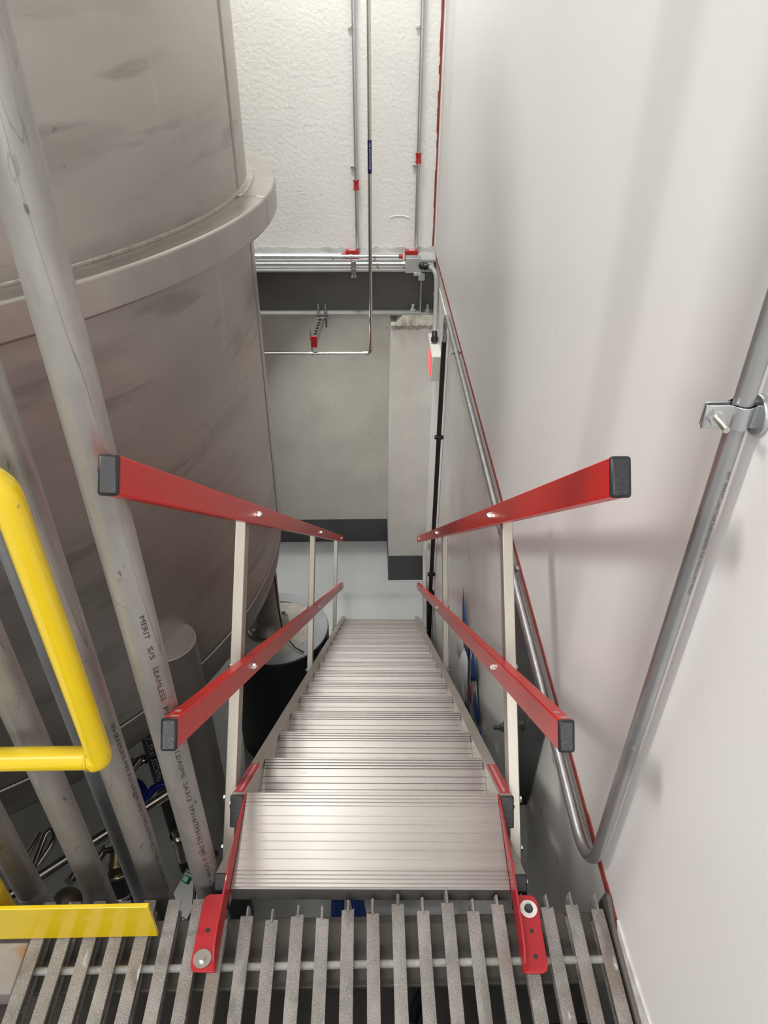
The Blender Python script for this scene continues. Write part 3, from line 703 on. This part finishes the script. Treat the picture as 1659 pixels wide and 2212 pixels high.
for sd in (-1, 1):
    a, b = sorted((sd*.3160, sd*.3475))
    # upper stringer tube, foot cut level with the floor
    def stringer(s0, n0, n1):
        def send(n): return (.012+n*ca-ZF)/sa
        mb = MB()
        vs = [S(x,s,n) for x in (a,b) for s, n in ((s0,n0),(s0,n1),(send(n1),n1),(send(n0),n0))]
        mb._add(vs, [(0,1,2,3),(7,6,5,4),(0,4,5,1),(1,5,6,2),(2,6,7,3),(3,7,4,0)])
        o = mb.build('stringer', 'alustr', st, .0025)
        mb = MB(); slopebox(mb, a-.0008, b+.0008, s0-.006, s0+.004, n0-.0008, n1+.0008)
        c = mb.build('end_cap', 'blk', o, .003); c['label'] = 'black plastic end cap'
        q = S(sd*.3475, s0+.045, (n0+n1)/2)
        mb = MB(); mb.hexa(q, .0085, .011, (sd,0,0)); mb.build('bolt', 'steel', o)
        return o
    up = stringer(0., -.076, 0.)
    lo = stringer(-.161, -.195, -.119)
    # red decal with small white print on the top face
    mb = MB(); slopebox(mb, a+.003, b-.003, .022, .262, .0002, .0008); dc = mb.build('warning_decal', 'decal', up)
    bm = text_mesh('Do not stand or sit on the handrails of this stair at any time  ErectaStep', .013)
    xs_ = [v.co.x for v in bm.verts]; w_ = max(xs_)
    for v in bm.verts:
        f = v.co.x/w_; off = v.co.y-.0045
        if sd < 0: p = S((a+b)/2-off, .030+.222*f, .0012)
        else: p = S((a+b)/2+off, .252-.222*f, .0012)
        v.co = p-bl
    me = bpy.data.meshes.new('decal_text'); bm.to_mesh(me); bm.free(); finish(me, 'decal_text', 'white', dc)
    # posts
    for s5, in ((.153,), (2.153,), (4.112,)):
        L_ = .12; n0, n1 = -.20, .720
        mb = MB(); hw = .0255
        xa, xb = sorted((sd*.3480, sd*.3760))
        vs = [S(x, s5+L_*(n-.5)+e, n) for n in (n0, n1) for x, e in ((xa,-hw),(xb,-hw),(xb,hw),(xa,hw))]
        mb._add(vs, [(3,2,1,0),(4,5,6,7),(0,1,5,4),(1,2,6,5),(2,3,7,6),(3,0,4,7)])
        po = mb.build('handrail_post', 'post', st, .002)
        for n in (.70, .295):
            q = S(sd*.376, s5+L_*(n-.5), n)
            mb = MB(); mb.tube([q, q+Vector((sd*.004,0,0)), q+Vector((sd*.008,0,0))], [.0105,.0095,.004], 14); mb.build('bolt_head', 'steel', po)
        for n in (-.038, -.157):
            q = S(sd*.376, s5+L_*(n-.5), n)
            mb = MB(); mb.hexa(q, .0085, .008, (sd,0,0)); mb.build('bolt_head', 'steel', po)
    # red rails
    ra, rb_ = sorted((sd*.3215, sd*.3470))
    for nm, n, s0, s1 in (('handrail', .700, -.872, 4.62), ('knee_rail', .292, -.577, 4.56)):
        mb = MB(); slopebox(mb, ra, rb_, s0, s1, n-.0262, n+.0262); rl = mb.build(nm, 'red', st, .0025)
        mb = MB(); slopebox(mb, ra-.0012, rb_+.0012, s0-.010, s0+.001, n-.0275, n+.0275); c = mb.build('end_cap', 'blk', rl, .0045); c['label'] = 'black plastic end cap'
        for s5 in (.153, 2.153, 4.112):
            q = S(sd*.3215, s5+.12*(n-.5), n)
            mb = MB(); mb.disc(q, .0105, .0015, 18, (-sd,0,0)); mb.hexa(q, .0085, .0085, (-sd,0,0)); mb.sphere(q+Vector((-sd*.0085,0,0)), .006, 10); mb.build('cap_nut', 'steel', rl)
        # worn bare-metal scuffs near the rail end
        if nm == 'knee_rail':
            mb = MB()
            for (sa_, xa_, dx, ds) in ((s0+.012, .35, .55, .008), (s0+.05, .25, .35, .010)):
                x_ = ra+(rb_-ra)*xa_; slopebox(mb, x_, x_+(rb_-ra)*dx, sa_, sa_+ds, n+.0262, n+.0266)
            mb.build('paint_scuff', mat('worn bare metal', (.50,.44,.42), .5, .4), rl)
    # red angle bracket to the deck
    pa, pb = sorted((sd*.3112, sd*.3158)); 
    zf = .0005
    mb = MB()
    mb.prism([(.655,zf),(.812,zf),(.835,-.030),(.870,-.052),(1.045,-.052),(1.045,-.006),(1.062,-.001),(1.060,.006),(.86,.052),(.72,.060),(.684,.056),(.662,.036)], (XC+pa, XC+pb), 'yz')
    br = mb.build('deck_bracket', 'redmat', st, .0012)
    fa, fb = sd*.3158, sd*.3650
    pts = [(fa,.655),(fb-sd*.012,.655),(fb-sd*.004,.659),(fb,.668),(fb,.795),(fb-sd*.004,.806),(fb-sd*.012,.811),(fa,.812)]
    mb = MB(); mb.prism([(XC+x, y) for x, y in pts], (zf, zf+.0058), 'xy'); mb.build('flange', 'redmat', br, .0012)
    xm = XC+sd*.3425
    hy = {(-1): [(.679,'w'),(.735,'h')], 1: [(.781,'w'),(.736,'h'),(.686,'h')]}[sd]
    for y, kd in hy:
        if kd == 'h':
            mb = MB(); mb.disc((xm, y, .0058), .0048, .0009, 18); mb.build('bolt_hole', 'ink', br)
        else:
            mb = MB(); mb.lathe([(.005,.0066),(.0185,.0066),(.0185,.0088),(.005,.0088)], (xm,y,0), 32, True); w_ = mb.build('washer', 'steel' if sd < 0 else 'white', br)
            mb = MB(); mb.disc((xm,y,.0086), .0095, .0018, 20); mb.hexa((xm,y,.010), .0075, .007, (0,0,1)); mb.build('screw', 'steel' if sd < 0 else 'gusset', br)

# ------------------------------------------------------------------ process piping seen between the pipes, below the deck
def loose(name, mbx, m, label, cat, group=None): return tag(mbx.build(name, m), label, cat, group)
mb = MB(); mb.cyl((-1.86, 1.415, -1.6), (-.93, 2.197, -1.6), .026, 20)
loose('process_tube', mb, 'darktube', 'long polished tube running diagonally below the deck', 'pipe', 'polished tubes below the deck')
mb = MB(); mb.cyl((-1.86, 1.475, -1.66), (-.93, 2.257, -1.66), .022, 16)
loose('process_tube', mb, 'rubber', 'black hose running alongside the long polished tube', 'hose')
mb = MB(); mb.tube([(-1.62,1.86,-1.78),(-1.616,1.953,-1.77),(-1.606,2.02,-1.75),(-1.59,2.042,-1.75),(-1.572,2.036,-1.75),(-1.557,1.999,-1.75),(-1.567,1.952,-1.76),(-1.60,1.879,-1.78)], .017, 16)
loose('process_tube', mb, 'darktube', 'short curved polished tube left of the third pipe', 'pipe', 'polished tubes below the deck')
mb = MB(); mb.cyl((-1.70,1.90,-1.82),(-1.655,2.06,-1.80),.014,14)
loose('process_tube', mb, 'darktube', 'short straight polished tube beside the curved one', 'pipe', 'polished tubes below the deck')
for i, (dx, lab) in enumerate(((0,'left of two polished tubes rising from the brown ball'), (.065,'right of two polished tubes rising from the brown ball'))):
    mb = MB(); mb.cyl((-1.475+dx,1.86,-1.90),(-1.44+dx,2.06,-1.96),.024,16)
    loose('process_tube', mb, 'darktube', lab, 'pipe', 'polished tubes below the deck')
for i, (dx, lab) in enumerate(((0,'left of two short polished tubes right of the third pipe'), (.055,'right of two short polished tubes right of the third pipe'))):
    mb = MB(); mb.cyl((-1.38+dx,2.25,-1.75),(-1.31+dx,2.44,-1.75),.022,16)
    loose('process_tube', mb, 'darktube', lab, 'pipe', 'polished tubes below the deck')
mb = MB(); mb.sphere((-1.435,1.74,-1.86), .068, 24); loose('float_ball', mb, 'bronze', 'dark brown ball sitting at the deck edge behind yellow toe board', 'ball')
# valve
t = thing('process_valve', 'dark brass valve standing between the second and third pipes', 'valve', (-1.205,1.80,-1.95))
mb = MB(); mb.tube([(-1.20,1.78,-1.95),(-1.205,1.80,-1.86),(-1.21,1.83,-1.80)],[.045,.045,.04],18); mb.build('body','blk',t)
mb = MB(); mb.tube([(-1.21,1.83,-1.80),(-1.212,1.86,-1.74),(-1.212,1.86,-1.74),(-1.215,1.93,-1.66)],[.04,.04,.034,.026],18); mb.build('bonnet','brass',t)
for z,y in ((-1.79,1.835),(-1.90,1.79)):
    mb = MB(); mb.tube([(-1.206,y,z),(-1.207,y+.006,z+.014)],.052,20); mb.build('clamp_ring','darktube',t,.003)
mb = MB(); mb.tube([(-1.215,1.90,-1.68),(-1.235,1.88,-1.66),(-1.26,1.87,-1.65)],.014,10); mb.build('handle','blk',t)
mb = MB(); mb._add([(-1.245,1.88,-1.66),(-1.205,1.93,-1.60),(-1.20,1.95,-1.66),(-1.235,1.88,-1.72),(-1.247,1.882,-1.66),(-1.207,1.932,-1.60),(-1.202,1.952,-1.66),(-1.237,1.882,-1.72)],[(0,1,2,3),(7,6,5,4),(0,4,5,1),(1,5,6,2),(2,6,7,3),(3,7,4,0)]); mb.build('tag','tan',t)
# junction box with green button
t = thing('control_box', 'grey control box with green button beside the lettered pipe', 'control box', (-.83,1.72,-1.78))
Rb = Matrix.Rotation(math.radians(-28),3,'Z') @ Matrix.Rotation(math.radians(18),3,'X')
mb = MB(); mb.box((-.845,1.735,-1.84),(.15,.20,.16),Rb); mb.build('body','boxdark',t,.010)
mb = MB(); mb.box(Vector((-.845,1.735,-1.84))+Rb@Vector((0,0,.085)),(.13,.17,.012),Rb); mb.build('lid','boxdark',t,.005)
mb = MB(); q = Vector((-.845,1.735,-1.84))+Rb@Vector((-.035,.055,.095)); mb.box(q,(.034,.032,.03),Rb); mb.build('button','green',t,.006)
mb = MB(); q = Vector((-.845,1.735,-1.84))+Rb@Vector((.02,.12,.07)); mb.tube([q, q+Vector((.01,.05,.02)), q+Vector((.03,.09,.02))],.026,14); mb.build('gland','blk',t)
mb = MB(); mb.tube([(-.80,1.95,-1.55),(-.795,1.86,-1.60),(-.80,1.79,-1.66),(-.808,1.72,-1.685),(-.80,1.64,-1.69),(-.765,1.58,-1.72),(-.72,1.50,-1.80),(-.70,1.42,-1.95)], .0075, 10)
loose('cable', mb, 'rubber', 'black cable lying over the grey control box', 'cable')
# black pipe marked PROCESS WASTE, blue hose, clutter beyond
t = thing('waste_pipe', 'black pipe with white process waste lettering behind the lettered stainless pipe', 'pipe', (-1.24,2.5,ZF))
wx, wy, wr = -1.203, 2.53, .048
mb = MB(); mb.cyl((wx,wy,ZF),(wx,wy,-1.50),wr,28); mb.build('tube','rubber',t)
mb = MB(); mb.cyl((wx,wy,-2.15),(wx,wy,-1.58),wr+.001,28); mb.build('label_band','navyblack',t)
pipe_text([('PROCESS WASTE', -1.62, -2.01)], wx, wy, wr+.0012, .42, .030, 'white', t, 'label_text', up=True)
mb = MB(); mb.tube([(-1.345,2.38,-1.99),(-1.335,2.417,-1.98),(-1.322,2.449,-1.975),(-1.308,2.455,-1.975),(-1.292,2.447,-1.98),(-1.267,2.413,-1.98),(-1.246,2.356,-1.99),(-1.225,2.30,-2.0)], .021, 14)
loose('blue_hose', mb, 'bluehose', 'blue hose loop left of the black waste pipe', 'hose', 'blue hoses below the deck')
mb = MB(); mb.tube([(-1.225,2.25,-1.93),(-1.224,2.29,-1.93),(-1.218,2.335,-1.93),(-1.197,2.382,-1.93),(-1.167,2.404,-1.93),(-1.118,2.414,-1.93),(-1.04,2.42,-1.93)], .021, 14)
loose('blue_hose', mb, 'bluehose', 'blue hose curving behind the lettered stainless pipe', 'hose', 'blue hoses below the deck')
t = thing('pipe_fitting', 'dark chrome fitting left of the black waste pipe', 'fitting', (-1.38,2.66,-2.0))
mb = MB(); mb.cyl((-1.40,2.60,-2.02),(-1.27,2.66,-2.02),.028,16); mb.build('body','blk',t)
for dx in (.0,.06,.12):
    mb = MB(); mb.cyl((-1.385+dx*.8,2.607+dx*.37,-2.02),(-1.37+dx*.8,2.613+dx*.37,-2.02),.04,16); mb.build('ring','darktube',t)
mb = MB(); mb.tube([(-.96,2.02,-1.72),(-.955,2.0,-1.80),(-.95,1.98,-1.92)],[.032,.03,.034],14); mb.tube([(-.957,2.01,-1.76),(-.956,2.005,-1.785)],.042,14)
loose('pipe_fitting', mb, 'darktube', 'short polished ferrule below the long diagonal tube', 'fitting')
# blue trestle legs under the stair
t = thing('blue_trestle', 'blue painted steel legs seen just under the top tread', 'trestle', (-.14,2.05,ZF))
mb = MB(); mb.cyl((-.19,2.20,-2.40),(-.225,1.96,ZF),.038,18); mb.build('leg','blueleg',t)
mb = MB(); mb.cyl((-.13,2.20,-2.40),(-.03,1.96,ZF),.038,18); mb.build('leg','blueleg',t)
mb = MB(); mb.cyl((-.45,2.20,-2.38),(.15,2.20,-2.38),.04,18); mb.build('crossbar','blueleg',t)
# hooked cable end dangling under the grating
mb = MB(); mb.tube([(.118,.695,-.085),(.115,.690,-.16),(.108,.665,-.225),(.095,.650,-.25),(.085,.655,-.235),(.088,.668,-.19),(.104,.682,-.15),(.114,.690,-.12)], .008, 8)
loose('hanging_strap', mb, 'rubber', 'black looped strap dangling below the grating right of centre', 'strap')

# ------------------------------------------------------------------ light
def area(name, loc, size, energy, rot=(0,0,0), col=(1,1,1), tgt=None):
    l = bpy.data.lights.new(name, 'AREA'); l.shape = 'RECTANGLE'; l.size, l.size_y = size; l.energy = energy; l.color = col
    o = bpy.data.objects.new(name, l); COL.objects.link(o); o.location = loc
    if tgt is not None: o.rotation_euler = (Vector(tgt)-Vector(loc)).to_track_quat('-Z', 'Y').to_euler()
    else: o.rotation_euler = rot
    return o
area('lamp_left', (-4.0, .7, 3.9), (.5, 1.0), 122, tgt=(.3, .8, .6), col=(1,.98,.96))
area('lamp_middle', (-.5, 4.5, 4.75), (.9, .12), 15, tgt=(-.3, 4.75, -3.), col=(1,.99,.97)).data.spread = math.radians(56)
area('lamp_back', (-.9, 4.6, 4.75), (1.2, .14), 92, col=(1,1,.97))
area('fill_front', (-.35, -3.3, 2.9), (1.5, 1.2), 28, tgt=(.1, 5.5, -1.5), col=(1,.995,.98)).data.spread = math.radians(80)  # added fill standing in for the bright room behind the camera
area('lamp_ceiling', (-2.2, -1.9, 4.8), (2.6, 2.2), 75, col=(1,.99,.97))
area('fill_lower_floor', (-1.15, 5.0, -.75), (.12, .5), 8, tgt=(.5, 4.9, -2.0), col=(1,1,.98)).data.spread = math.radians(140)  # added fill light, hidden behind the tank to brighten the lower level
w = bpy.data.worlds.new('World'); sc.world = w; w.use_nodes = True
w.node_tree.nodes['Background'].inputs[0].default_value = (.5,.5,.5,1); w.node_tree.nodes['Background'].inputs[1].default_value = .3

# ------------------------------------------------------------------ camera and view
cam = bpy.data.cameras.new('Camera'); co = bpy.data.objects.new('Camera', cam); COL.objects.link(co)
cam.sensor_fit = 'VERTICAL'; cam.sensor_height = 36; cam.sensor_width = 27; cam.lens = 1570./2212*36; cam.clip_start = .02
co.matrix_world = Matrix.Translation((0,0,1.62)) @ Matrix.Rotation(math.radians(-1.4),4,'Z') @ Matrix.Rotation(math.radians(90-35.55),4,'X') @ Matrix.Rotation(.005,4,'Z')
sc.camera = co
sc.view_settings.view_transform = 'Standard'; sc.view_settings.look = 'None'
sc.view_settings.exposure = 0.; sc.view_settings.gamma = 1.; sc.view_settings.use_curve_mapping = False
